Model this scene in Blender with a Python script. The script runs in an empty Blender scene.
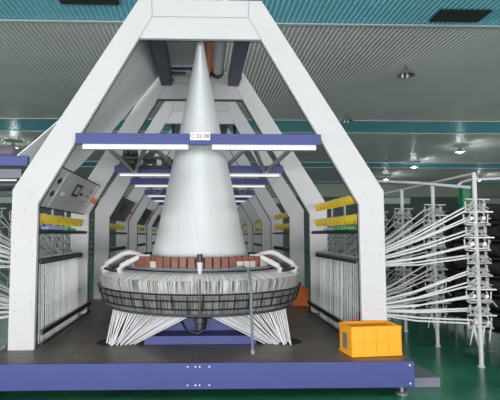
import bpy, math, random
from mathutils import Vector, Matrix
random.seed(7)
C = bpy.context.scene.collection
PI = math.pi
F = 460.0
# ------------------------------------------------------------------ camera
PITCH, YAW, SX, SY = 4.0, 1.5, 0.076, 0.006
cd = bpy.data.cameras.new('camera'); cam = bpy.data.objects.new('camera', cd); C.objects.link(cam)
cd.sensor_width = 36.0; cd.lens = F/500*36.0
cd.shift_x = SX; cd.shift_y = SY
cd.clip_end = 200
CAMLOC = Vector((0, 0, 1.063))
cam.location = CAMLOC
cam.rotation_euler = (math.radians(90+PITCH), 0, math.radians(-YAW))
bpy.context.scene.camera = cam
CAMROT = cam.rotation_euler.to_matrix()
def pt(px, py, Y):
    """point of the world plane y=Y seen at a photo pixel"""
    d = CAMROT @ Vector(((px-250+SX*500)/F, (200-py+SY*500)/F, -1))
    t = (Y-CAMLOC.y)/d.y
    return CAMLOC + d*t
# ------------------------------------------------------------------ light
sc = bpy.context.scene
sc.view_settings.view_transform = 'Standard'; sc.view_settings.look = 'None'
sc.view_settings.gamma = 1; sc.view_settings.use_curve_mapping = False
sc.view_settings.exposure = 0.0
w = bpy.data.worlds.new('world'); sc.world = w; w.use_nodes = True
w.node_tree.nodes['Background'].inputs[0].default_value = (0.93, 0.97, 1.0, 1)
w.node_tree.nodes['Background'].inputs[1].default_value = 0.36
def area(name, loc, aim, sx, sy, power, col=(1, 1, 1)):
    l = bpy.data.lights.new(name, 'AREA'); l.shape = 'RECTANGLE'; l.size = sx; l.size_y = sy; l.energy = power; l.color = col
    o = bpy.data.objects.new(name, l); C.objects.link(o); o.location = loc
    o.rotation_euler = (Vector(aim)-Vector(loc)).to_track_quat('-Z', 'Y').to_euler()
    return o
area('window_daylight', (-1.0, -13.0, 2.6), (0, 8, 2.4), 20, 5.6, 330, (1.0, 0.985, 0.985))
area('low_fill_uplight', (-1.5, -5.5, 0.8), (-1.5, 8, 6.0), 19, 1.6, 1350, (1.0, 0.985, 0.985))  # added fill behind the camera, tilted up to brighten ceiling and fabric undersides
area('side_fill_right', (31, 10, 2.6), (8, 12, 5.5), 30, 3, 3200, (1.0, 1.0, 1.0))  # added side fill for the ceiling, not a real window
area('side_fill_left', (-31, 10, 2.6), (-8, 12, 5.5), 30, 3, 6000, (1.0, 1.0, 1.0))  # same added fill from the left, stronger; no real window either

# ------------------------------------------------------------------ materials
def mat(name, col, rough=0.5, metal=0.0, var=0.06, scale=6.0, emit=None, es=0, alpha=None, bump=0.0, trans=0.0, spec=0.5, dirt=None):
    m = bpy.data.materials.new(name); m.use_nodes = True
    nt = m.node_tree; b = nt.nodes['Principled BSDF']
    tc = nt.nodes.new('ShaderNodeTexCoord')
    n = nt.nodes.new('ShaderNodeTexNoise'); n.inputs['Scale'].default_value = scale; n.inputs['Detail'].default_value = 5
    nt.links.new(tc.outputs['Object'], n.inputs['Vector'])
    r = nt.nodes.new('ShaderNodeValToRGB')
    d = [max(0, c*(1-var)) for c in col]; l = [min(1, c*(1+var)) for c in col]
    if dirt: d = dirt
    r.color_ramp.elements[0].position = 0.3; r.color_ramp.elements[1].position = 0.7
    r.color_ramp.elements[0].color = (*d, 1); r.color_ramp.elements[1].color = (*l, 1)
    nt.links.new(n.outputs['Fac'], r.inputs['Fac']); nt.links.new(r.outputs['Color'], b.inputs['Base Color'])
    b.inputs['Roughness'].default_value = rough; b.inputs['Metallic'].default_value = metal
    b.inputs['Specular IOR Level'].default_value = spec
    if trans: b.inputs['Transmission Weight'].default_value = trans
    if alpha is not None: b.inputs['Alpha'].default_value = alpha
    if emit:
        b.inputs['Emission Color'].default_value = (*emit, 1); b.inputs['Emission Strength'].default_value = es
    if bump:
        bp = nt.nodes.new('ShaderNodeBump'); bp.inputs['Strength'].default_value = bump
        nt.links.new(n.outputs['Fac'], bp.inputs['Height']); nt.links.new(bp.outputs['Normal'], b.inputs['Normal'])
    return m
M = {}
M['white'] = mat('white_paint', (0.565, 0.565, 0.58), 0.5, var=0.02, scale=2)
M['seam'] = mat('seam_grey', (0.42, 0.43, 0.46), 0.6)
M['blue'] = mat('blue_paint', (0.044, 0.058, 0.225), 0.42, var=0.06, scale=3)
M['purple'] = mat('violet_grey_paint', (0.11, 0.105, 0.16), 0.5)
M['deck'] = mat('deck_rubber', (0.105, 0.086, 0.073), 0.42, var=0.3, scale=2.5, bump=0.08)
M['black'] = mat('black_plastic', (0.015, 0.016, 0.018), 0.4)
M['dark'] = mat('dark_steel', (0.05, 0.055, 0.06), 0.45, metal=0.3)
M['steel'] = mat('grey_steel', (0.32, 0.34, 0.36), 0.35, metal=0.5)
M['hose'] = mat('grey_hose', (0.16, 0.18, 0.22), 0.5)
M['tape'] = mat('white_tape', (0.66, 0.67, 0.69), 0.35, var=0.04)
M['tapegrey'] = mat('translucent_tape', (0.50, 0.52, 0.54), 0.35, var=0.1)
M['yellow'] = mat('yellow_plastic', (1.0, 0.68, 0.035), 0.4)
M['crate'] = mat('crate_plastic', (0.92, 0.40, 0.015), 0.42, var=0.03)
M['orange'] = mat('orange_plastic', (0.80, 0.20, 0.03), 0.45)
M['redroll'] = mat('red_roller', (0.85, 0.25, 0.15), 0.5)
M['greyroll'] = mat('grey_roller', (0.7, 0.7, 0.72), 0.45)
M['panel'] = mat('panel_grey', (0.62, 0.625, 0.64), 0.4, metal=0.2)
M['panel_dark'] = mat('panel_dark', (0.10, 0.10, 0.11), 0.4)
M['panel_light'] = mat('panel_silver', (0.5, 0.52, 0.55), 0.35, metal=0.2)
M['red'] = mat('red_plastic', (0.6, 0.03, 0.03), 0.4)
M['green'] = mat('green_plastic', (0.10, 0.55, 0.08), 0.45)
M['cyan'] = mat('pale_blue_plastic', (0.35, 0.5, 0.85), 0.4)
M['pillar'] = mat('pillar_green', (0.02, 0.28, 0.12), 0.45)
M['pink'] = mat('faded_print', (0.62, 0.55, 0.58), 0.6)
M['brown'] = mat('brown_block', (0.19, 0.07, 0.05), 0.5, var=0.25, scale=14)
M['beige'] = mat('beige_block', (0.55, 0.48, 0.40), 0.5, var=0.12, scale=14)
M['galv'] = mat('holder_plastic', (0.52, 0.53, 0.52), 0.35, metal=0.1, var=0.15, scale=20)
M['lamp_on'] = mat('tube_lamp', (0.9, 0.9, 0.9), 0.4, emit=(1, 1, 1), es=0.55)
M['bulb_on'] = mat('lit_bulb', (1, 1, 1), 0.3, emit=(0.95, 1, 0.95), es=90)
M['bulb_off'] = mat('glass_bulb', (0.75, 0.76, 0.74), 0.2)
M['shade'] = mat('lamp_shade_metal', (0.22, 0.23, 0.22), 0.4, metal=0.2)
M['sign'] = mat('sign_white', (0.8, 0.8, 0.8), 0.4)
M['trim'] = mat('trim_white', (0.55, 0.6, 0.6), 0.4)
M['wall'] = mat('wall_pale_green', (0.36, 0.40, 0.33), 0.7, var=0.12, scale=0.3)
M['wall_low'] = mat('wall_teal', (0.07, 0.11, 0.10), 0.6, var=0.15, scale=0.4)
M['trench'] = mat('dark_opening', (0.01, 0.01, 0.01), 0.8)
M['ceil'] = mat('ceiling_sheet', (0.78, 0.745, 0.76), 0.38, metal=0.0, var=0.06, scale=0.5)
M['teal'] = mat('ceiling_teal', (0.28, 0.68, 0.85), 0.36, metal=0.0, var=0.06, scale=0.5)

# floor paint: dark green gloss with scuffs
m = mat('floor_green', (0.035, 0.20, 0.12), 0.24, var=0.35, scale=1.6); M['floor'] = m

# woven fabric (bright, slightly translucent, faint vertical streaks)
def fabric(name, col, streak_axis):
    m = bpy.data.materials.new(name); m.use_nodes = True; nt = m.node_tree; b = nt.nodes['Principled BSDF']
    tc = nt.nodes.new('ShaderNodeTexCoord'); mp = nt.nodes.new('ShaderNodeMapping')
    mp.inputs['Scale'].default_value = streak_axis
    n = nt.nodes.new('ShaderNodeTexNoise'); n.inputs['Scale'].default_value = 1.0; n.inputs['Detail'].default_value = 4
    nt.links.new(tc.outputs['Object'], mp.inputs['Vector']); nt.links.new(mp.outputs['Vector'], n.inputs['Vector'])
    r = nt.nodes.new('ShaderNodeValToRGB')
    r.color_ramp.elements[0].position = 0.3; r.color_ramp.elements[1].position = 0.7
    r.color_ramp.elements[0].color = (*[c*0.93 for c in col], 1); r.color_ramp.elements[1].color = (*[min(1, c*1.04) for c in col], 1)
    nt.links.new(n.outputs['Fac'], r.inputs['Fac']); nt.links.new(r.outputs['Color'], b.inputs['Base Color'])
    b.inputs['Roughness'].default_value = 0.42
    b.inputs['Transmission Weight'].default_value = 0.0
    return m
M['cone'] = fabric('woven_tube_fabric', (0.61, 0.63, 0.65), (26, 26, 0.5))
M['web'] = fabric('woven_flat_fabric', (0.90, 0.90, 0.92), (0.7, 14, 0.7))

# reed: fine vertical wires, by angle around the ring axis
m = bpy.data.materials.new('reed_wires'); m.use_nodes = True; nt = m.node_tree; b = nt.nodes['Principled BSDF']
tc = nt.nodes.new('ShaderNodeTexCoord'); sp = nt.nodes.new('ShaderNodeSeparateXYZ'); at = nt.nodes.new('ShaderNodeMath'); at.operation = 'ARCTAN2'
nt.links.new(tc.outputs['Object'], sp.inputs[0]); nt.links.new(sp.outputs[0], at.inputs[0]); nt.links.new(sp.outputs[1], at.inputs[1])
cb = nt.nodes.new('ShaderNodeCombineXYZ'); nt.links.new(at.outputs[0], cb.inputs[0]); nt.links.new(sp.outputs[2], cb.inputs[1])
mp = nt.nodes.new('ShaderNodeMapping'); mp.inputs['Scale'].default_value = (130, 4, 1); nt.links.new(cb.outputs[0], mp.inputs['Vector'])
n = nt.nodes.new('ShaderNodeTexNoise'); n.inputs['Scale'].default_value = 1; n.inputs['Detail'].default_value = 6; n.inputs['Roughness'].default_value = 0.36
nt.links.new(mp.outputs[0], n.inputs['Vector'])
r = nt.nodes.new('ShaderNodeValToRGB'); r.color_ramp.elements[0].position = 0.38; r.color_ramp.elements[1].position = 0.62
r.color_ramp.elements[0].color = (0.10, 0.10, 0.10, 1); r.color_ramp.elements[1].color = (0.62, 0.63, 0.62, 1)
nt.links.new(n.outputs['Fac'], r.inputs['Fac']); nt.links.new(r.outputs['Color'], b.inputs['Base Color']); b.inputs['Roughness'].default_value = 0.4
M['reed'] = m
m2 = m.copy(); m2.name = 'radial_tapes'
rr = [x for x in m2.node_tree.nodes if x.type == 'VALTORGB'][0]
rr.color_ramp.elements[0].color = (0.50, 0.50, 0.48, 1); rr.color_ramp.elements[1].color = (0.82, 0.82, 0.80, 1)
[x for x in m2.node_tree.nodes if x.type == 'MAPPING'][0].inputs['Scale'].default_value = (45, 4, 1)
M['radial'] = m2
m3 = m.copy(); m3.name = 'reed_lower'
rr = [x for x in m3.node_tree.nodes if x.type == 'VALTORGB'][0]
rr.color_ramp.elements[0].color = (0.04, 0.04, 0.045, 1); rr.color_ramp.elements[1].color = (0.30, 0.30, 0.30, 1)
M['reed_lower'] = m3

# ------------------------------------------------------------------ mesh builder
class MB:
    def __init__(s): s.v = []; s.f = []; s.mi = []
    def add(s, vs, fs, mi=0):
        o = len(s.v); s.v += [tuple(v) for v in vs]
        for f in fs: s.f.append(tuple(i+o for i in f)); s.mi.append(mi)
    def box(s, a, b, mi=0, rot=None, bev=0.0):
        x0, y0, z0 = [min(a[i], b[i]) for i in range(3)]; x1, y1, z1 = [max(a[i], b[i]) for i in range(3)]
        vs = [(x0, y0, z0), (x1, y0, z0), (x1, y1, z0), (x0, y1, z0), (x0, y0, z1), (x1, y0, z1), (x1, y1, z1), (x0, y1, z1)]
        if rot is not None: vs = [rot @ Vector(v) for v in vs]
        s.add(vs, [(0, 3, 2, 1), (4, 5, 6, 7), (0, 1, 5, 4), (1, 2, 6, 5), (2, 3, 7, 6), (3, 0, 4, 7)], mi); return s
    def prism(s, poly, y0, y1, mi=0):
        """poly: list of (x, z), extruded along y"""
        n = len(poly)
        vs = [(x, y0, z) for x, z in poly]+[(x, y1, z) for x, z in poly]
        fs = [tuple(range(n)), tuple(range(2*n-1, n-1, -1))]
        fs += [(i, i+n, (i+1) % n+n, (i+1) % n) for i in range(n)]
        s.add(vs, fs, mi); return s
    def tube(s, pts, r, n=8, mi=0, r2=None):
        pts = [Vector(p) for p in pts]; rings = []
        up = None
        for i, p in enumerate(pts):
            t = (pts[min(i+1, len(pts)-1)]-pts[max(i-1, 0)]).normalized()
            a = Vector((0, 0, 1)) if abs(t.z) < 0.9 else Vector((0, 1, 0))
            u = t.cross(a).normalized(); w_ = t.cross(u).normalized()
            if up is not None and u.dot(up) < 0: u, w_ = -u, -w_
            up = u
            rr = r if r2 is None else r+(r2-r)*i/(len(pts)-1)
            rings.append([p+u*math.cos(2*PI*k/n)*rr+w_*math.sin(2*PI*k/n)*rr for k in range(n)])
        vs = [v for g in rings for v in g]; fs = []
        for i in range(len(pts)-1):
            for k in range(n):
                fs.append((i*n+k, i*n+(k+1) % n, (i+1)*n+(k+1) % n, (i+1)*n+k))
        fs.append(tuple(range(n-1, -1, -1))); fs.append(tuple((len(pts)-1)*n+k for k in range(n)))
        s.add(vs, fs, mi); return s
    def lathe(s, prof, c=(0, 0, 0), n=48, mi=0, a0=0, a1=2*PI, closed=False):
        """prof: (r, z) list turned about the z axis; closed joins last to first"""
        full = abs(a1-a0-2*PI) < 1e-6; m_ = n if full else n+1; k = len(prof)
        vs = []
        for j in range(m_):
            a = a0+(a1-a0)*j/n
            for r_, z in prof: vs.append((c[0]+r_*math.cos(a), c[1]+r_*math.sin(a), c[2]+z))
        fs = []
        for j in range(n):
            j2 = (j+1) % m_
            for i in range(k if closed else k-1):
                i2 = (i+1) % k
                fs.append((j*k+i, j2*k+i, j2*k+i2, j*k+i2))
        s.add(vs, fs, mi); return s
    def build(s, name, m, parent=None, smooth=False):
        me = bpy.data.meshes.new(name); me.from_pydata(s.v, [], s.f)
        for x in (m if isinstance(m, (list, tuple)) else [m]): me.materials.append(M[x])
        for i, p in enumerate(me.polygons):
            p.material_index = s.mi[i]; p.use_smooth = smooth
        me.validate(); me.update()
        import bmesh
        bm = bmesh.new(); bm.from_mesh(me); bmesh.ops.recalc_face_normals(bm, faces=bm.faces); bm.to_mesh(me); bm.free()
        if smooth:
            try: me.set_sharp_from_angle(angle=math.radians(40))
            except Exception: pass
        o = bpy.data.objects.new(name, me); C.objects.link(o)
        if parent is not None: o.parent = parent
        return o
ORDW = ['first', 'second', 'third', 'fourth', 'fifth', 'sixth', 'seventh', 'eighth', 'ninth', 'tenth', 'eleventh', 'twelfth', 'thirteenth', 'fourteenth', 'fifteenth', 'sixteenth', 'seventeenth', 'eighteenth', 'nineteenth', 'twentieth']
ORDW += ['twenty-'+q for q in ORDW[:9]]+['thirtieth']
def bevel(o, w_=0.006, seg=2):
    b = o.modifiers.new('bevel', 'BEVEL'); b.width = w_; b.segments = seg; b.limit_method = 'ANGLE'; return o
def tag(o, label=None, cat=None, group=None, kind=None):
    if label: o['label'] = label
    if cat: o['category'] = cat
    if group: o['group'] = group
    if kind: o['kind'] = kind
    return o
def empty(name, loc, rz=0):
    o = bpy.data.objects.new(name, None); C.objects.link(o); o.location = loc; o.rotation_euler = (0, 0, rz); return o
def copy_tree(o, parent=None):
    c = o.copy(); C.objects.link(c)
    if parent is not None: c.parent = parent
    for ch in list(o.children): copy_tree(ch, c)
    return c
def text(name, body, size, m, parent, loc, rot=(PI/2, 0, 0), ext=0.0015):
    cu = bpy.data.curves.new(name, 'FONT'); cu.body = body; cu.size = size; cu.extrude = ext; cu.align_x = 'CENTER'; cu.align_y = 'CENTER'
    cu.materials.append(M[m]); tmp = bpy.data.objects.new(name+'_curve', cu); C.objects.link(tmp); bpy.context.view_layer.update()
    me = bpy.data.meshes.new_from_object(tmp.evaluated_get(bpy.context.evaluated_depsgraph_get())); bpy.data.objects.remove(tmp)
    o = bpy.data.objects.new(name, me); C.objects.link(o); o.parent = parent; o.location = loc; o.rotation_euler = rot
    return o
def arc(cx, cy, r, z, a0, a1, n):
    return [(cx+r*math.cos(a0+(a1-a0)*i/n), cy+r*math.sin(a0+(a1-a0)*i/n), z) for i in range(n+1)]

# ------------------------------------------------------------------ the hall
FZ, CZ = -0.30, 6.10
o = MB().box((-32, -6, FZ-0.1), (32, 46, FZ)).build('floor', 'floor'); tag(o, kind='structure')
# ribbed ceiling with flush teal strips
STRIPS = [(8.1, 10.55), (19.66, 22.1), (31.2, 33.6), (42.7, 45.0)]
ycuts = [-6.0]
for a, b_ in STRIPS: ycuts += [a, b_]
ycuts.append(46.0)
cm = MB(); pitch = 0.12; nx = int(64/pitch)
for i in range(len(ycuts)-1):
    y0, y1 = ycuts[i], ycuts[i+1]; prof = []
    for k in range(nx+1):
        x = -32+k*pitch
        prof += [(x, CZ), (x+pitch*0.55, CZ), (x+pitch*0.68, CZ-0.018), (x+pitch*0.87, CZ-0.018)]
    n_ = len(prof)
    cm.add([(x, y0, z) for x, z in prof]+[(x, y1, z) for x, z in prof], [(j, j+1, j+1+n_, j+n_) for j in range(n_-1)], i % 2)
o = cm.build('ceiling', ['ceil', 'teal']); tag(o, kind='structure')
k = 0
for a, b_ in STRIPS:
    for y in (a, b_):
        k += 1
        o = MB().box((-32, y-0.05, CZ-0.06), (32, y+0.05, CZ-0.029)).build('trim_%d' % k, 'trim'); tag(o, kind='structure')
mb = MB(); mb.box((-32, 45.5, 4.9), (32, 45.8, CZ)); mb.box((-32, 45.5, FZ), (32, 45.8, 4.9), 1)
tag(mb.build('wall_back', ['wall', 'wall_low']), kind='structure')
tag(MB().box((-32.2, -6, FZ), (-32, 46, CZ)).build('wall_left', 'wall_low'), kind='structure')
tag(MB().box((32, -6, FZ), (32.2, 46, CZ)).build('wall_right', 'wall_low'), kind='structure')
for i in range(5):
    x = -24+12*i+2
    o = MB().box((x, 45.3, 4.2), (x+7, 45.5, 4.8)).build('window_%d' % (i+1), 'trim'); tag(o, kind='structure')
# green pillar on the right
p = pt(464, 190, 25); 
mb = MB(); mb.box((p.x-0.2, 24.8, FZ), (p.x+0.2, 25.2, 3.75)); mb.box((p.x-0.3, 24.7, FZ), (p.x+0.3, 25.3, FZ+0.25)); mb.box((p.x-0.26, 24.74, 3.7), (p.x+0.26, 25.26, 3.8))
tag(mb.build('pillar', 'pillar'), 'green painted steel pillar rising behind the creels', 'pillar')

# ------------------------------------------------------------------ looms
YF, YR = -1.03, 1.03     # front and rear portal, from the ring axis
D0 = 5.40                # ring axis of the nearest loom
PER = 3.43
XI, XO = 1.53, 1.772       # inner and outer faces of the posts
KZO, KZI = 1.49, 1.355     # knee heights outside / inside
TZ0, TZ1, TX = 2.975, 3.37, 0.60  # underside of the lintel, its top, its inner half length
XOFF = 0.0

def portal(parent, y):
    t = 0.05
    sl = (TZ0-KZI)/(XI-TX)           # inner slope
    slo = 1.61
    xo_top = XO-(TZ1-KZO)/slo
    P = MB()
    for s in (-1, 1):
        poly = [(s*XI, 0), (s*XO, 0), (s*XO, KZO), (s*xo_top, TZ1), (s*(TX-0.12), TZ1), (s*(TX-0.13), TZ0+0.22), (s*TX, TZ0), (s*XI, KZI)]
        P.prism(poly, y, y+t)
    P.prism([(-TX, TZ0), (TX, TZ0), (TX-0.13, TZ0+0.22), (-TX+0.13, TZ0+0.22)], y, y+t)
    P.prism([(-TX+0.13, TZ0+0.22), (TX-0.13, TZ0+0.22), (TX-0.12, TZ1), (-TX+0.12, TZ1)], y, y+t)
    o = bevel(P.build('portal_frame', 'white', parent), 0.008)
    S = MB()
    for s in (-1, 1):
        S.tube([(s*TX, y, TZ0), (s*(TX-0.13), y, TZ0+0.22)], 0.0035, 4); S.tube([(s*(TX-0.13), y, TZ0+0.22), (s*(TX-0.12), y, TZ1)], 0.0035, 4)
    S.tube([(-TX+0.13, y, TZ0+0.22), (TX-0.13, y, TZ0+0.22)], 0.0035, 4)
    S.build('weld_seam', 'seam', o)
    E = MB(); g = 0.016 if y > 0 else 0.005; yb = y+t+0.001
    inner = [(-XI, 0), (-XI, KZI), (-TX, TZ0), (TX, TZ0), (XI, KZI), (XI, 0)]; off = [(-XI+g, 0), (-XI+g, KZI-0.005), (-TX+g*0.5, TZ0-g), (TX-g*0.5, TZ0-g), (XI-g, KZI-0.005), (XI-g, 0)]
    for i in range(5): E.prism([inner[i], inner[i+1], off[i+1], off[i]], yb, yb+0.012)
    E.build('inner_edge_strip', 'black', o)  # thin black strip along the portal's inner edge, wider on the rear one
    return o
def bolts(parent, pts, r=0.008, m='seam', name='bolt'):
    out = []
    proto = None
    for p in pts:
        if proto is None:
            proto = MB().tube([(0, -0.004, 0), (0, 0.004, 0)], r, 8).build(name, m, parent); proto.location = p; out.append(proto)
        else:
            c = proto.copy(); C.objects.link(c); c.location = p; out.append(c)
    return out

def light_bar(parent, y, sign):
    hw = 1.22 if True else 1
    bar = bevel(MB().box((-1.175, y-0.06, 1.92), (1.155, y-0.01, 2.025)).build('light_bar', 'blue', parent), 0.004)
    for x0, x1 in ((-1.10, -0.11), (0.11, 1.10)):
        MB().box((x0, y-0.085, 1.867), (x1, y-0.025, 1.915)).build('lamp_housing', 'white', bar)
        MB().tube([(x0+0.01, y-0.088, 1.882), (x1-0.01, y-0.088, 1.882)], 0.013, 10).build('lamp_tube', 'lamp_on', bar, True)
    if sign:
        bevel(MB().box((-0.095, y-0.068, 1.96), (0.095, y-0.06, 2.035)).build('number_sign', 'sign', bar), 0.003)
        text('number_text', 'C 02-08', 0.052, 'black', bar, (0, y-0.069, 1.997))
    return bar

def control_panel(parent, full):
    # hangs in the slope of the left legs, between the two portals
    x0, z0, x1, z1 = -1.595, 1.35, -1.375, 1.735
    ux, uz = x1-x0, z1-z0; L = math.hypot(ux, uz); ux /= L; uz /= L
    nx_, nz_ = uz, -ux       # faces into the loom and down
    def q(u, y, d): return (x0+ux*u*L+nx_*d, y, z0+uz*u*L+nz_*d)
    def slab(mb, u0, u1, y0, y1, d0, d1, mi=0):
        vs = [q(u0, y0, d0), q(u1, y0, d0), q(u1, y1, d0), q(u0, y1, d0), q(u0, y0, d1), q(u1, y0, d1), q(u1, y1, d1), q(u0, y1, d1)]
        mb.add(vs, [(0, 1, 2, 3), (4, 7, 6, 5), (0, 4, 5, 1), (1, 5, 6, 2), (2, 6, 7, 3), (3, 7, 4, 0)], mi)
    ya, yb = -0.94, 0.98
    mb = MB(); slab(mb, 0, 1, ya, yb, -0.10, 0.0)
    pan = bevel(mb.build('control_panel', 'panel' if full else 'panel_dark', parent), 0.006)
    mb = MB(); slab(mb, -0.02, 0, ya, yb, -0.1, 0.006); slab(mb, 1, 1.02, ya, yb, -0.1, 0.006); mb.build('panel_edge', 'black', pan)
    if full:
        mb = MB(); slab(mb, 0.02, 0.98, ya+0.02, ya+0.05, 0, 0.006); mb.build('trim_strip', 'panel_light', pan); mb = MB(); slab(mb, 0.02, 0.98, ya+0.38, ya+0.42, 0, 0.008); mb.build('trim_strip', 'panel_light', pan)
        for u in (0.36, 0.70):
            mb = MB(); yy = ya+0.27
            for a, b2, d in ((-0.06, 0.06, 0.02), (-0.03, 0.03, 0.07)): slab(mb, u-d, u+d, yy+a, yy+b2, 0, 0.006)
            mb.build('warning_mark', 'black', pan)
        mb = MB(); slab(mb, 0.38, 0.46, ya+0.55, ya+0.64, 0, 0.012); mb.build('panel_glint', 'sign', pan)  # white patch imitating a bright reflection on the panel face
        mb = MB(); slab(mb, 0.45, 0.80, ya+0.88, ya+1.12, 0, 0.01); d = mb.build('display', 'black', pan)
        mb = MB(); slab(mb, 0.52, 0.73, ya+0.93, ya+1.07, 0.01, 0.013); mb.build('display_glass', 'panel_light', pan)
        mb = MB(); slab(mb, 0.52, 0.60, ya+1.2, ya+1.26, 0, 0.015); mb.build('push_button', 'black', pan)
        for u, y in ((0.35, 1.45), (0.55, 1.5), (0.7, 1.55)):
            mb = MB(); slab(mb, u, u+0.05, ya+y, ya+y+0.05, 0, 0.015); mb.build('push_button', 'red', pan)
        mb = MB(); slab(mb, 0.02, 0.98, yb-0.16, yb-0.13, 0, 0.006); mb.build('trim_strip', 'panel_light', pan)
        mb = MB(); a = Vector(q(0.52, yb-0.05, 0)); b2 = Vector(q(0.52, yb-0.05, 0.06)); mb.tube([a, b2], 0.035, 14); mb.build('signal_lamp', 'orange', pan, True)
    else:
        mb = MB(); slab(mb, 0.40, 0.80, ya+0.7, ya+1.1, 0, 0.01); mb.build('display', 'black', pan)
        mb = MB(); a = Vector(q(0.52, yb-0.05, 0)); b2 = Vector(q(0.52, yb-0.05, 0.06)); mb.tube([a, b2], 0.03, 10); mb.build('signal_lamp', 'orange', pan, True)
    return pan

def comb(parent, s, z, y0, y1):
    # yellow eyelet strip, toothed on both edges
    x = s*1.58; n = 12; vs = []; mb = MB()
    top = []; bot = []
    for i in range(n*2+1):
        y = y0+(y1-y0)*i/(2*n); up = 0.004 if i % 2 else 0.0
        top.append((y, z+0.035+up)); bot.append((y, z-0.018-(0.040 if i % 2 else -0.006)))
    for dx in (-0.02, 0.02):
        vs += [(x+dx, y, zz) for y, zz in top]+[(x+dx, y, zz) for y, zz in bot]
    m_ = len(top); fs = []
    for i in range(m_-1):
        fs += [(i, i+1, m_+i+1, m_+i), (2*m_+i, 3*m_+i, 3*m_+i+1, 2*m_+i+1), (i, 2*m_+i, 2*m_+i+1, i+1), (m_+i, m_+i+1, 3*m_+i+1, 3*m_+i)]
    fs += [(0, m_, 3*m_, 2*m_), (m_-1, 3*m_-1, 4*m_-1, 2*m_-1)]
    mb.add(vs, fs)
    for i in range(n):
        y = y0+(y1-y0)*(i+0.5)/n
        mb.box((x+s*0.02, y-0.012, z-0.008), (x+s*0.12, y+0.012, z+0.002)); mb.tube([(x+s*0.10, y, z-0.02), (x+s*0.10, y, z+0.035)], 0.009, 6)
    return mb.build('eyelet_comb', 'yellow', parent)

def side_gear(parent, s, full):
    x = s*1.565
    # comb levels; the right side has one more
    comb(parent, s, 1.235, -0.93, 0.80)
    if s > 0: comb(parent, s, 1.44, -0.93, 0.80)
    r = MB().tube([(x, -0.95, 1.10), (x, 1.02, 1.10)], 0.022, 8).build('stop_motion_bar', 'black', parent, True)
    if full:
        MB().box((x-0.03, -0.7, 1.122), (x+0.03, -0.1, 1.15)).build('indicator_strip', 'cyan' if s < 0 else 'green', r)
        if s < 0: MB().box((x-0.03, 0.0, 1.122), (x+0.03, 0.35, 1.145)).build('indicator_strip', 'green', r)
        if s > 0: MB().box((x-0.03, -0.05, 1.122), (x+0.03, 0.3, 1.145)).build('indicator_strip', 'cyan', r)
    gr = MB().tube([(s*1.52, -0.96, 0.815), (s*1.52, 0.60, 0.815)], 0.016, 8).build('guide_rod', 'dark', parent, True)
    turns = 26; MB().tube([(s*1.52+0.026*math.cos(2*PI*q_/10), -0.94+1.50*q_/(10*turns), 0.815+0.026*math.sin(2*PI*q_/10)) for q_ in range(10*turns)], 0.007, 5).build('guide_coil', 'dark', gr, True)
    MB().box((s*1.475, -0.96, 0.125), (s*1.495, 0.96, 0.172)).build('lower_guide_bar', 'black', parent)
    MB().box((s*1.475, -0.96, 0.03), (s*1.495, 0.96, 0.05)).build('foot_rail', 'black', parent)
    MB().box((x-0.01, -0.96, 0.055), (x+0.01, 1.03, 0.11)).build('lower_plate', 'white', parent)

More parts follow.
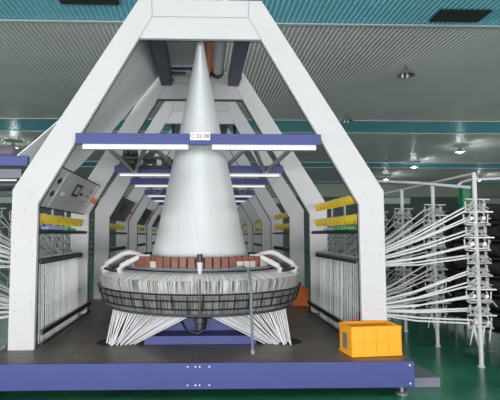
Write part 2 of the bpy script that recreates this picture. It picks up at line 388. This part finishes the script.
def ring(parent, full):
    n = 96
    R = empty_part('weaving_ring', parent)
    mb = MB().lathe([(1.118, 0.50), (1.15, 0.62), (1.13, 0.64), (1.10, 0.62), (1.09, 0.50)], n=n, closed=True); rd = mb.build('reed', 'reed', R, True)
    MB().lathe([(1.07, 0.33), (1.09, 0.36), (1.125, 0.50), (1.085, 0.50), (1.04, 0.34)], n=n, closed=True).build('lower_reed', 'reed_lower', R, True)
    mb = MB().lathe([(1.13, 0.640), (1.02, 0.675), (0.88, 0.70), (0.86, 0.69), (1.0, 0.64), (1.10, 0.62)], n=n, closed=True); mb.build('radial_tape_bed', 'radial', R, True)
    for z, r_ in ((0.515, 1.150), (0.455, 1.135), (0.375, 1.105)):
        MB().tube(arc(0, 0, r_, z, 0, 2*PI, n), 0.008, 5).build('hoop', 'black', R, True)
    k = 48
    for i in range(k):
        a = 2*PI*i/k+0.03
        o = MB().tube([(1.150*math.cos(a), 1.150*math.sin(a), 0.525), (1.10*math.cos(a), 1.10*math.sin(a), 0.365)], 0.0045, 4).build('hoop_strut', 'black', R)
    MB().lathe([(1.06, 0.335), (1.07, 0.305), (1.0, 0.28), (0.95, 0.29), (0.95, 0.33)], n=n, closed=True).build('lower_ring', 'dark', R, True)
    MB().tube(arc(0, 0, 0.875, 0.725, 0, 2*PI, n), 0.014, 6).build('inner_hoop', 'hose', R, True)
    MB().lathe([(0.80, 0.70), (0.80, 0.74), (0.5, 0.80), (0.5, 0.70)], n=n, closed=True).build('race_plate', 'dark', R, True)
    cnt = 64
    rnd = random.Random(3)
    for i in range(cnt):
        a = 2*PI*i/cnt; 
        col = 'brown'
        if full:
            ca = math.degrees(a) % 360
            if ca > 290 and rnd.random() < 0.75: col = 'beige'
            elif 190 < ca < 245 and rnd.random() < 0.5: col = 'beige'
            elif rnd.random() < 0.12: col = 'beige'
        h = 0.80 if col == 'beige' else 0.845
        mb = MB(); rot = Matrix.Rotation(a, 3, 'Z')
        mb.box((0.80, -0.036, 0.725), (0.86, 0.036, h), rot=rot)
        if col == 'beige': mb.box((0.79, -0.036, 0.80), (0.84, 0.036, 0.85), 1, rot=rot)
        o = bevel(mb.build('shuttle_block', [col, 'brown'], R), 0.004, 1)
    if full:
        # central sensor
        mb = MB(); mb.tube([(0.0, -0.90, 0.66), (0.0, -0.90, 0.70), (0.0, -0.90, 0.80)], 0.012, 10, r2=0.03); mb.build('sensor_nozzle', 'white', R, True)
        MB().tube([(0, -0.90, 0.80), (0, -0.90, 0.88)], 0.028, 10).build('sensor_cap', 'black', R, True)
        MB().box((-0.006, -1.185, 0.36), (0.006, -1.165, 0.66)).build('ring_joint', 'black', R)
    return R

def empty_part(name, parent):
    """the part's own body: the hub plate the ring sits on"""
    mb = MB().lathe([(0.0, 0.30), (0.62, 0.28), (1.0, 0.30), (1.0, 0.34), (0.0, 0.36)], n=64)
    return mb.build(name, 'dark', parent, True)

def brackets(parent, s):
    """white bent guard arms on the ring; s=-1 left, 1 right"""
    def W(px, py, Y):   # measured on the left arm
        p = pt(px, py, Y+D0); return Vector((s*-(p.x-XOFF), Y, p.z))
    A = [W(105, 273, -0.28), W(103, 268, -0.3), W(106, 264, -0.3), W(123, 254, -0.3), (W(129, 252.5, -0.3)), W(136, 254, -0.3), W(150, 259, -0.3)]
    B = [W(150, 257, -0.55), W(138, 257.5, -0.55), W(121, 266, -0.55), W(119.5, 269, -0.55), W(120, 273, -0.55), W(133, 281, -0.7)]
    Cc = [W(104, 270, -0.3), W(117, 276, -0.3)]
    o = MB().tube(A, 0.030, 10).build('guard_arm', 'white', parent, True)
    MB().tube(B, 0.030, 10).build('guard_arm', 'white', parent, True)
    MB().tube(Cc, 0.02, 8).build('guard_foot', 'white', parent, True)
    MB().tube([W(104, 268, -0.3), W(118, 272, -0.5)], 0.016, 8).build('guard_pivot', 'black', parent, True)
    MB().tube([W(112, 268, -0.2), W(134, 256, -0.2)], 0.02, 8).build('guard_shaft', 'dark', parent, True)

def make_loom(full, loc, label):
    L = empty('circular_loom', loc)
    tag(L, label, 'loom', 'circular looms in one row')
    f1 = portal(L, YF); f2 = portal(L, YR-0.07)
    if full:
        bolts(f1, [(s*x, YF-0.002, z) for s in (-1, 1) for x, z in ((1.60, 1.42), (1.65, 1.30), (1.58, 1.46), (1.57, 0.87), (1.72, 0.87), (1.57, 0.52), (1.72, 0.52), (1.57, 0.44), (1.72, 0.44), (1.57, 0.36), (1.72, 0.36), (1.59, 1.0), (1.74, 1.0))], 0.007)
        bolts(f2, [(sx*0.36, YR-0.075, 3.06+dz) for sx in (-1, 1) for dz in (0, 0.06)], 0.012)
        for s in (-1, 1):
            mb = MB(); mb.tube([(s*0.50, YR-0.08, 3.17), (s*0.56, YR-0.08, 3.30)], 0.035, 10); mb.build('roller_slot', 'purple', f2, True)
        # faded printed notice on the left post
        mb = MB(); rnd = random.Random(5)
        for r_ in range(8):
            x = -1.775
            while x < -1.56:
                wd = rnd.uniform(0.012, 0.03); mb.box((x, YF-0.002, 1.27-r_*0.035), (min(x+wd, -1.555), YF+0.002, 1.284-r_*0.035)); x += wd+0.008
        tag(mb.build('printed_notice', 'pink', f1), kind='stuff')
        mb = MB()
        for i in range(8):
            if i not in (3,): mb.box((1.56+i*0.026, YF-0.002, 0.345), (1.58+i*0.026, YF+0.002, 0.36))
        o = mb.build('printed_line', 'pink', f1); o.location.z = 0.03
    light_bar(L, YF, full); light_bar(L, YR-0.06, False)
    control_panel(L, full)
    for s in (-1, 1): side_gear(L, s, full)
    # lintel beams running front to back
    for x in (-0.47, 0.47):
        MB().box((x-0.075, YF+0.07, 3.16), (x+0.075, YR-0.07, 3.34)).build('top_rail', 'purple', L)
    # horizontal bracing between the two light bars
    for s in (-1, 1):
        MB().tube([(s*0.95, YF, 1.96), (s*0.90, YR-0.1, 1.93)], 0.026, 6).build('brace', 'steel', L)
        MB().tube([(s*0.50, YF, 1.96), (s*0.90, YR-0.1, 1.93)], 0.026, 6).build('brace', 'steel', L)
        MB().tube([(s*0.50, YF, 1.96), (s*0.28, YR-0.1, 1.93)], 0.026, 6).build('brace', 'steel', L)
    ring(L, full)
    if not full:
        for x in (-0.48, 0.62):
            MB().box((x-0.03, -0.72, 2.72), (x+0.03, -0.66, 3.16)).build('roller_bracket', 'black', L)
        MB().box((-0.55, -0.72, 2.68), (0.69, -0.66, 2.72)).build('roller_crossbar', 'dark', L)
    # platform
    y0, y1 = -1.48, -1.48+PER-0.01
    pl = MB().box((-1.84, y0+0.02, -0.02), (1.81, y1, 0.0)).build('platform_deck', 'deck', L)
    b = bevel(MB().box((-1.84, y0, -0.215), (1.81, y0+0.03, 0.0)).build('platform_fascia', 'blue', L), 0.003)
    MB().box((-1.84, y0+0.031, -0.215), (-1.81, y1, -0.021)).build('platform_fascia', 'blue', L)
    MB().box((1.78, y0+0.031, -0.215), (1.81, y1, -0.021)).build('platform_fascia', 'blue', L)
    if full:
        mb = MB()
        for xx in (-1.15, 0.0, 1.15): mb.box((xx-0.002, y0+0.03, 0), (xx+0.002, y1, 0.0012))
        mb.box((-1.83, -1.16, 0), (1.83, -1.155, 0.0012)); mb.build('deck_seam', 'dark', pl)
        bolts(b, [(x, y0-0.002, z) for x in (-0.10, -0.035, 0.0, 0.08) for z in (-0.03, -0.18)], 0.007, 'sign')
        bolts(b, [(1.77, y0-0.002, z) for z in (-0.03, -0.18)], 0.008, 'sign')
        for s in (-1, 1):
            mb = MB().lathe([(0, 0.0), (0.14, 0.0), (0.15, 0.004), (0.14, 0.006), (0, 0.006)], c=(s*0.87, -0.72, 0), n=32); mb.build('tape_opening', 'trench', pl)
            for yy in (y0+0.1, y1-0.1):
                MB().lathe([(0, 0), (0.05, 0), (0.05, 0.012), (0.015, 0.02), (0.015, 0.08), (0, 0.08)], c=(s*1.74, yy, -0.299), n=12).build('levelling_foot', 'steel', L)
            MB().box((s*1.845, -1.22, -0.298), (s*2.16, -0.6, -0.215)).build('side_step', 'hose', L)
        # blue machine base under the ring
        base = bevel(MB().box((-0.54, -0.84, 0.001), (0.55, 0.7, 0.085)).build('machine_base', 'blue', L), 0.004)
        bevel(MB().box((-0.45, -0.60, 0.085), (0.45, 0.6, 0.24)).build('gear_case', 'blue', base), 0.006)
        mb = MB(); mb.tube(arc(0.02, -0.78, 0.0, 0.2, 0, 0.1, 1), 0.001, 4)
        MB().tube([(-0.20, -0.72, 0.24), (-0.13, -0.80, 0.13), (-0.02, -0.82, 0.10), (0.05, -0.80, 0.14), (0.07, -0.70, 0.25)], 0.012, 8).build('cable', 'black', base, True)
        MB().lathe([(0.0, 0.25), (0.05, 0.25), (0.055, 0.20), (0.04, 0.19), (0.04, 0.13), (0, 0.13)], c=(0.0, -0.74, 0), n=20).build('motor', 'dark', base, True)
        MB().lathe([(0, 0.24), (0.42, 0.24), (0.46, 0.30), (0, 0.30)], n=40).build('hub_disc', 'dark', base, True)
        # grey pipe that comes over the rim and down to the deck
        MB().tube([(0.30, -0.83, 0.735), (0.42, -0.88, 0.755), (0.455, -1.0, 0.74), (0.46, -1.12, 0.70), (0.462, -1.22, 0.60), (0.462, -1.23, 0.4), (0.475, -1.2, 0.02)], 0.013, 8).build('air_pipe', 'hose', L, True)
        MB().lathe([(0, 0), (0.02, 0), (0.02, 0.035), (0, 0.035)], c=(0.475, -1.2, 0.001), n=10).build('pipe_foot', 'steel', L)
        for s in (-1, 1): brackets(L, s)
        # take off rollers at the top
        MB().tube([(0.085, -0.95, 3.34), (0.085, 0.84, 3.34)], 0.078, 20).build('take_off_roller', 'redroll', L, True)
        MB().tube([(0.245, -0.95, 3.34), (0.245, 0.84, 3.34)], 0.078, 20).build('take_off_roller', 'greyroll', L, True)
        for x in (0.085, 0.245): MB().tube([(x, 0.80, 3.335), (x, 0.90, 3.335)], 0.086, 16).build('roller_cap', 'black', L, True)
        MB().box((-0.50, 0.87, 3.375), (-0.06, 0.93, 3.40)).build('edge_strip', 'blue', L)
        MB().tube([(-0.36, 0.75, 3.17), (-0.42, 0.74, 3.17), (-0.44, 0.72, 3.22), (-0.40, 0.72, 3.27), (-0.2, 0.74, 3.27)], 0.016, 8).build('hook_pipe', 'black', L, True)
        # mechanism hanging between the bars on the left
        mb = MB(); rnd = random.Random(11)
        for i in range(26):
            x = rnd.uniform(-0.95, -0.42); y = rnd.uniform(0.1, 0.8); z = rnd.uniform(1.98, 2.08)
            a, b2, c_ = rnd.uniform(0.02, 0.07), rnd.uniform(0.03, 0.08), rnd.uniform(0.015, 0.04)
            mb.box((x-a, y-b2, z-c_), (x+a, y+b2, z+c_))
        mb.box((-1.0, 0.05, 1.97), (-0.4, 0.1, 2.0)); mb.box((-1.0, 0.8, 1.97), (-0.4, 0.85, 2.0)); 
        mb.build('drive_mechanism', 'dark', L)
    return L

LX = XOFF
ORD = ['nearest circular loom on a blue platform with white portal frames',
       'second circular loom in the row, seen through the nearest loom\'s frames',
       'third circular loom in the row, its white frames nested behind the second',
       'fourth circular loom in the row, small between the third and fifth',
       'farthest visible circular loom, smallest of the nested white frames']
make_loom(True, (LX, D0, 0), ORD[0])
l2 = make_loom(False, (LX, D0+PER, 0), ORD[1])
for i in range(2, 5):
    c = copy_tree(l2); c.location = (LX, D0+PER*i, 0); c['label'] = ORD[i]

# ------------------------------------------------------------------ the woven tube, round below, flat above
n = 72; rows = 40; vs = []; fs = []
for j in range(rows+1):
    t = j/rows; z = 0.83+(3.34-0.83)*t
    if j == 0: z = 0.82
    lip = 0.012*math.exp(-((t-0.0)/0.03)**2)
    for i in range(n):
        a = 2*PI*i/n
        rx = 0.55*(1-t)+0.004+lip; ry = 0.55*(1-t)+0.85*t+lip
        vs.append((rx*math.cos(a), ry*math.sin(a), z))
for j in range(rows):
    for i in range(n): fs.append((j*n+i, j*n+(i+1) % n, (j+1)*n+(i+1) % n, (j+1)*n+i))
mb = MB(); mb.add(vs, fs); 
tube_o = mb.build('fabric_tube', 'cone', None, True); tube_o.location = (LX, D0, 0)
tag(tube_o, 'tall white woven fabric tube tapering up from the nearest loom\'s ring', 'fabric')
for i_, lab_ in ((1, 'second'), (2, 'third')):
    c = tube_o.copy(); C.objects.link(c); c.location = (LX, D0+PER*i_, 0)
    tag(c, 'white woven fabric tube on the %s loom, behind the nearest tube' % lab_, 'fabric')
# the flattened fabric running over to the winder on the left
mb = MB(); W0, W1 = -0.83, 0.86
near = [(0.16, 3.428), (-0.10, 3.43), (-0.50, 3.43), (-0.60, 3.36), (-0.72, 3.12), (-0.87, 2.88), (-1.05, 2.63), (-1.22, 2.41), (-1.40, 2.21), (-1.62, 2.01), (-1.83, 1.83)]
far = [(0.16, 3.428), (-0.10, 3.43), (-0.50, 3.41), (-0.585, 3.25), (-0.72, 3.08), (-0.86, 2.91), (-1.0, 2.74), (-1.128, 2.586), (-1.38, 2.29), (-1.60, 2.04), (-1.86, 1.78)]
cols = 9; m_ = len(near); vs = []; fs = []
for th in (0, 0.006):
    for k_ in range(m_):
        for c_ in range(cols):
            q_ = c_/(cols-1); x = near[k_][0]*(1-q_)+far[k_][0]*q_; z = near[k_][1]*(1-q_)+far[k_][1]*q_
            if k_ > 3: z += 0.006*math.sin(c_*1.9+k_*0.3)
            vs.append((x-th, W0+(W1-W0)*q_, z+th))
K_ = m_*cols
for o_ in (0, K_):
    for k_ in range(m_-1):
        for c_ in range(cols-1):
            b_ = o_+k_*cols+c_; fs.append((b_, b_+1, b_+cols+1, b_+cols))
for k_ in range(m_-1):
    for c_ in (0, cols-1):
        b_ = k_*cols+c_; fs.append((b_, b_+cols, K_+b_+cols, K_+b_))
for c_ in range(cols-1):
    for k_ in (0, m_-1):
        b_ = k_*cols+c_; fs.append((b_, b_+1, K_+b_+1, K_+b_))
mb.add(vs, fs); o = mb.build('fabric_sheet', 'web', None, True); o.location = (LX, D0, 0)
tag(o, 'flat grey fabric sheet sloping down left behind the nearest white frame', 'fabric')

# ------------------------------------------------------------------ winder at the left
Wd = empty('fabric_winder', (-2.75, D0, FZ))
tag(Wd, 'blue fabric winder with dark rolls at the left edge behind the white post', 'winder')
def wz(z): return z-FZ
bevel(MB().box((-1.2, -0.86, wz(1.745)), (1.05, -0.80, wz(1.845))).build('cross_beam', 'blue', Wd), 0.004)
bevel(MB().box((-1.2, 0.9, wz(1.68)), (0.9, 0.98, wz(1.83))).build('cross_beam', 'blue', Wd), 0.004)
MB().box((-1.2, -0.80, wz(1.63)), (0.97, -0.78, wz(1.72))).build('guard_plate', 'hose', Wd)
MB().tube([(-1.2, -0.66, wz(1.58)), (0.9, -0.66, wz(1.58))], 0.07, 20).build('winding_roll', 'dark', Wd, True)
MB().tube([(-1.2, -0.55, wz(1.95)), (0.80, -0.55, wz(1.93))], 0.06, 20).build('guide_roll', 'purple', Wd, True)
MB().box((-1.2, -0.84, wz(1.595)), (0.94, -0.825, wz(1.615))).build('rail', 'white', Wd)
for x in (-1.15, -0.5):
    for y in (-0.82, 0.9): MB().box((x-0.04, y, 0), (x+0.04, y+0.08, wz(1.70))).build('leg', 'blue', Wd)

# ------------------------------------------------------------------ tapes
def ribbon(name, pts, wd, m, th=0.0015, side=None):
    pts = [Vector(p) for p in pts]; vs = []; n_ = len(pts)
    for i, p in enumerate(pts):
        t = (pts[min(i+1, n_-1)]-pts[max(i-1, 0)]).normalized()
        s = Vector(side) if side else (Vector((0, -1, 0)).cross(t)).normalized()
        s = (s-t*s.dot(t)).normalized(); nn = t.cross(s).normalized()
        for a, b_ in ((-1, -1), (1, -1), (1, 1), (-1, 1)): vs.append(p+s*wd/2*a+nn*th*b_)
    fs = []
    for i in range(n_-1):
        for k_ in range(4): fs.append((i*4+k_, i*4+(k_+1) % 4, (i+1)*4+(k_+1) % 4, (i+1)*4+k_))
    fs += [(3, 2, 1, 0), tuple((n_-1)*4+k_ for k_ in range(4))]
    mb = MB(); mb.add(vs, fs); return mb.build(name, m)
# warp tapes from the deck openings up to the ring
rnd = random.Random(21)
for s, lab in ((-1, 'left'), (1, 'right')):
    N = 30
    for i in range(N):
        u = i/(N-1)
        ang = math.radians(-147+u*53) if s < 0 else math.radians(-33-u*53)
        r_ = 1.05
        top = Vector((LX+r_*math.cos(ang), D0+r_*math.sin(ang), 0.325))
        fx = s*(0.90-0.24*u)+rnd.uniform(-0.02, 0.02)
        foot = Vector((LX+fx, D0-0.80+rnd.uniform(-0.1, 0.08)*(1-0.6*u), 0.002))
        mid = (top+foot)/2
        o = ribbon('warp_tape', [foot, mid, top], 0.010 if i % 3 else 0.014, 'tape')
        tag(o, '%s white tape from the outer side of the %s fan below the weaving ring' % (ORDW[i], lab), 'tape', 'warp tapes under the ring, %s fan' % lab)
# curtain of tapes beside each pair of posts
rnd = random.Random(4)
for li in range(2):
    for s, lab in ((-1, 'left'), (1, 'right')):
        N = 24 if li == 0 else 12
        x = LX+s*1.535
        proto = None
        for i in range(N):
            y = D0+PER*li-0.92+1.44*(i+0.5)/N
            if proto is None:
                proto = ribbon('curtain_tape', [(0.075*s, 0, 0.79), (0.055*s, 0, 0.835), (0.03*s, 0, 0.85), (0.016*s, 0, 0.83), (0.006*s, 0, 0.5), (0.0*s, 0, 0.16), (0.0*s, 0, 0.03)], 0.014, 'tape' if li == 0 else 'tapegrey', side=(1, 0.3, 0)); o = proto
            else: o = proto.copy(); C.objects.link(o)
            o.location = (x, y+rnd.uniform(-0.008, 0.008), 0); o.rotation_euler = (0, 0, rnd.uniform(-0.5, 0.5)*0.5)
            tag(o, '%s hanging tape from the front in the %s curtain of the %s loom' % (ORDW[i], lab, 'nearest' if li == 0 else 'second'), 'tape', '%s tape curtain of the %s loom' % (lab, 'nearest' if li == 0 else 'second'))

# ------------------------------------------------------------------ creels
CR = 2.92
RH = random.Random(31)
def make_creel(flip, simple=False):
    root = empty('creel_stand', (0, 0, 0))
    MB().tube([(0, 0, 0.0), (0, 0, 1.72-FZ+0.0)], 0.022, 10).build('pole', 'white', root, True)
    for k_ in range(10):
        z = 0.42+k_*0.135
        mb = MB()
        mb.box((-0.12, -0.012, z+0.10), (0.17, 0.012, z+0.114))
        mb.box((-0.10, -0.02, z-0.012), (0.10, 0.02, z+0.0))
        for q_ in range(5):
            x0 = RH.uniform(-0.12, 0.12); z0 = z+RH.uniform(-0.03, 0.1); mb.tube([(x0, RH.uniform(-0.06, 0.03), z0), (x0+RH.uniform(-0.08, 0.08), RH.uniform(-0.06, 0.03), z0-RH.uniform(-0.03, 0.09))], 0.006, 4)
        for q_ in (-1, 1):
            mb.tube([(q_*0.06, 0.0, z), (q_*0.08, -0.02, z+0.05), (q_*0.06, -0.05, z+0.09)], 0.009, 6)
            mb.tube([(q_*0.06, -0.06, z+0.04), (q_*0.06, 0.07, z+0.04)], 0.02, 8)
            mb.tube([(q_*0.11, 0, z-0.03), (q_*0.12, 0.0, z+0.085)], 0.008, 6)
            mb.tube([(0, 0, z+0.05), (q_*0.12, -0.04, z-0.02)], 0.007, 6)
        o = mb.build('bobbin_holder', 'galv', root); o.rotation_euler = (0, 0, RH.uniform(-0.3, 0.3))
    mb = MB(); rnd_ = random.Random(8)
    for q_ in range(7):
        x0 = rnd_.uniform(-0.12, 0.12); mb.tube([(x0, 0, 0.42), (x0+rnd_.uniform(-0.06, 0.06), -0.02, rnd_.uniform(0.2, 0.3))], 0.01, 5, r2=0.004)
    mb.build('loose_tape_ends', 'tapegrey', root)
    MB().lathe([(0, 0), (0.035, 0), (0.035, 0.01), (0, 0.01)], n=12).build('base_foot', 'white', root)
    return root
cproto = make_creel(0)
names_r = ['nearest white creel stand at the right edge with a tall pole', 'second white creel stand from the right edge', 'third white creel stand from the right edge, close to the white post']
stands = []
for s in (1, -1):
    for k_ in range(9):
        if s == 1 and k_ == 0: c = cproto
        else: c = copy_tree(cproto)
        c.location = (s*CR, 4.80+0.88*k_, FZ+0.001)
        stands.append((s, k_))
        side = 'right' if s > 0 else 'left'
        if s > 0 and k_ < 3: lab = names_r[k_]
        else: lab = '%s white creel stand from the front on the %s side of the looms' % (ORDW[k_], side)
        tag(c, lab, 'creel stand', 'creel stands on the %s' % side)
# creel top rails
for s, lab in ((1, 'right'), (-1, 'left')):
    root = empty('creel_rail', (s*CR, 4.8, 1.72))
    MB().tube([(0, 0, 0), (0, 7.1, 0)], 0.014, 8).build('long_rail', 'white', root, True)
    tag(root, 'thin white rail along the tops of the %s creel stands' % lab, 'rail')
a = pt(374, 181, 6.0); b_ = pt(470, 187.5, 4.9)
MB_ = MB().tube([a, (a+b_)/2+Vector((0, 0, 0.012)), b_], 0.017, 8)
o = MB_.build('overhead_pipe', 'white', None, True); tag(o, 'white pipe running from the right post to the nearest creel pole', 'pipe')
c0 = pt(455, 188, 5.4); pts_ = [c0, pt(462, 182, 5.35), pt(472, 179.5, 5.2), pt(500, 178.5, 5.1), pt(560, 178, 5.0)]
o = MB().tube(pts_, 0.015, 8).build('overhead_pipe', 'white', None, True); tag(o, 'white bent pipe leaving the picture at the top of the right creel', 'pipe')

# bobbins on the rear creel rows: dark tape bobbins on grey racks
bob = MB(); bob.lathe([(0, -0.2), (0.04, -0.2), (0.042, -0.18), (0.088, -0.175), (0.092, 0.175), (0.042, 0.18), (0.04, 0.2), (0, 0.2)], n=14)
bp = None; SH = None
for s, lab in ((1, 'right'), (-1, 'left')):
    for row, xx in enumerate((3.42, 4.0) if s > 0 else (3.42,)):
        for k_ in range(8 if s > 0 else 5):
            y = 4.6+0.52*k_+0.26*row
            rk = empty('bobbin_rack', (s*xx, y, FZ+0.001))
            MB().tube([(0, 0, 0), (0, 0, 1.62)], 0.02, 8).build('pole', 'dark', rk, True)
            tag(rk, '%s dark bobbin rack from the front, %s row behind the %s creel stands' % (ORDW[k_], ('first', 'second')[row], lab), 'rack', 'bobbin racks behind the %s creel' % lab)
            for z in range(7):
                if SH is None: SH = MB().box((-0.2, -0.16, 0), (0.2, 0.16, 0.01)).build('shelf', 'dark', rk); sh = SH
                else: sh = SH.copy(); C.objects.link(sh); sh.parent = rk
                sh.location = (0, 0, 0.30+z*0.2)
            for z in range(7):
                for q_ in (-1, 1):
                    if bp is None: bp = bob.build('tape_bobbin', 'black', None, True); o = bp
                    else: o = bp.copy(); C.objects.link(o)
                    o.location = (s*xx+q_*0.10, y, FZ+0.402+z*0.2); o.rotation_euler = (PI/2, 0, 0)
                    tag(o, 'black bobbin, %s shelf, %s side, %s rack of the %s row behind %s creel' % (('lowest', 'second', 'third', 'middle', 'fifth', 'sixth', 'topmost')[z], 'left' if q_ < 0 else 'right', ORDW[k_], ('first', 'second')[row], lab), 'bobbin', 'black bobbins behind the %s creel' % lab)
# tapes from the creel stands to the posts
rnd = random.Random(9)
for s, lab in ((1, 'right'), (-1, 'left')):
    for k_ in range(7):
        for lv in range(10):
            for q_ in ((-0.05, 0.06) if k_ < (3 if s > 0 else 6) else (0.0,)):
                z0 = FZ+0.42+lv*0.135+0.04
                upper = lv >= 5
                ty = D0-0.75+(0.10 if k_ < 3 else 0.24)*k_+rnd.uniform(-0.05, 0.05)*(1 if k_ < 2 else 6)
                tz = (0.75 if upper else 0.30)+(lv % 5)*0.012+rnd.uniform(-0.01, 0.01)
                a = Vector((s*(CR+q_-0.05), 4.80+0.88*k_, z0+rnd.uniform(-0.02, 0.02)))
                b_ = Vector((s*1.60, ty, tz))
                mid = (a+b_)/2-Vector((0, 0, 0.015+rnd.uniform(0, 0.02)))
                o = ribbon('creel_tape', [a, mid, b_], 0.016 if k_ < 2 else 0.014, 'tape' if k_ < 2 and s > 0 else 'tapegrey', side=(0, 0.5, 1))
                tag(o, 'tape from the %s holder of the %s %s creel stand%s' % (('lowest' if lv == 0 else ORDW[lv]+' lowest' if lv < 9 else 'topmost'), ORDW[k_], lab, '' if q_ == 0.0 else (', inner tape' if q_ < 0 else ', outer tape')), 'tape', 'tapes drawn from the %s creel' % lab)

# ------------------------------------------------------------------ crates
def crate(loc, rz, L_, W_, H_, m, label):
    root = empty('plastic_crate', loc, rz); t = 0.012
    mb = MB()
    mb.box((0, 0, 0), (L_, t, H_)); mb.box((0, W_-t, 0), (L_, W_, H_)); mb.box((0, t, 0), (t, W_-t, H_)); mb.box((L_-t, t, 0), (L_, W_-t, H_)); mb.box((t, t, 0), (L_-t, W_-t, t))
    bevel(mb.build('crate_body', m, root), 0.004)
    mb = MB()
    for z in (0.004, H_*0.5, H_-0.026):
        mb.box((-0.006, -0.008, z), (L_+0.006, -0.0005, z+0.02 if z != H_*0.5 else z+0.006)); mb.box((-0.008, 0, z), (-0.0005, W_, z+0.02 if z != H_*0.5 else z+0.006))
        mb.box((L_+0.0005, 0, z), (L_+0.008, W_, z+0.02 if z != H_*0.5 else z+0.006))
    for i in range(5): x = L_*i/4; mb.box((x-0.003, -0.006, 0.024), (x+0.003, -0.0005, H_-0.027))
    mb.build('crate_rim', m, root)
    MB().box((-0.011, W_*0.35, H_*0.2), (-0.0085, W_*0.65, H_*0.72)).build('side_label', 'steel', root)
    tag(root, label, 'crate'); return root
cr = crate((1.325, 4.05, 0.001), math.radians(7), 0.46, 0.25, 0.262, 'crate', 'bright orange plastic crate on the platform corner below the right post')
tag(MB().box((1.445, 4.345, 0.225), (1.465, 4.352, 0.29)).build('tag_strip', 'red'), 'small red tag at the rim of the bright orange crate', 'tag')
crate((1.33, 6.95, 0.001), 0, 0.30, 0.25, 0.27, 'orange', 'dark orange crate standing behind the right side of the weaving ring')

# ------------------------------------------------------------------ pendant lamps
def pendant(lit):
    root = empty('pendant_lamp', (0, 0, 0))
    MB().tube([(0, 0, 0), (0, 0, -0.16)], 0.012, 6).build('hanger', 'dark', root)
    MB().lathe([(0.03, -0.10), (0.07, -0.12), (0.10, -0.18), (0.25, -0.33), (0.26, -0.36), (0.245, -0.345), (0.09, -0.20), (0.03, -0.15)], n=28, closed=True).build('lamp_shade', 'shade', root, True)
    for x in ((-0.09, 0.05) if not lit else (0.0,)):
        r_ = 0.035 if not lit else 0.09
        MB().lathe([(0, -0.22), (r_*0.5, -0.24), (r_, -0.30), (r_, -0.38), (r_*0.6, -0.42), (0, -0.43)], c=(x, 0, 0), n=16).build('bulb', 'bulb_on' if lit else 'bulb_off', root, True)
    return root
po, pl_ = None, None
for x, y, lit, lab in ((6.0, 13.0, 0, 'unlit pendant lamp nearest the camera under the right ceiling'), (6.0, 18.4, 0, 'small unlit pendant lamp just before the teal ceiling strip'),
                  (14.6, 25.2, 1, 'brightest lit pendant lamp at upper right, nearest of the lit ones there'), (14.7, 31.0, 1, 'lit pendant lamp farther back, left of the brightest one'),
                  (15.6, 38.0, 1, 'faint lit pendant lamp close above the right post\'s pipe'), (23.6, 38.0, 1, 'faint lit pendant lamp over the nearest creel pole'), (-10.0, 24.6, 1, 'lit pendant lamp at the left edge above the winder')):
    if lit:
        if pl_ is None: pl_ = pendant(1); o = pl_
        else: o = copy_tree(pl_)
    else:
        if po is None: po = pendant(0); o = po
        else: o = copy_tree(po)
    o.location = (x, y, CZ-0.03); tag(o, lab, 'lamp', 'pendant ceiling lamps')
    if lit:
        l = bpy.data.lights.new('lamp_light', 'POINT'); l.energy = 35; l.shadow_soft_size = 0.15; l.color = (0.93, 1, 0.95)
        q_ = bpy.data.objects.new('lamp_light', l); C.objects.link(q_); q_.location = (x, y, CZ-0.62)
# vents in the nearest teal strip
for xa, xb, ya, yb, lab in ((5.35, 6.5, 9.75, 10.3, 'dark louvred vent at the top right of the ceiling'), (-3.0, -1.75, 9.15, 9.7, 'dark louvred vent at the top left of the ceiling')):
    root = empty('ceiling_vent', ((xa+xb)/2, (ya+yb)/2, CZ-0.03)); hx, hy = (xb-xa)/2, (yb-ya)/2
    MB().box((-hx, -hy, -0.03), (hx, hy, 0)).build('vent_box', 'black', root)
    mb = MB()
    for i in range(6): y = -hy+0.04+i*(2*hy-0.08)/5; mb.box((-hx+0.03, y-0.01, -0.045), (hx-0.03, y+0.012, -0.031))
    mb.build('louvre', 'dark', root); tag(root, lab, 'vent')
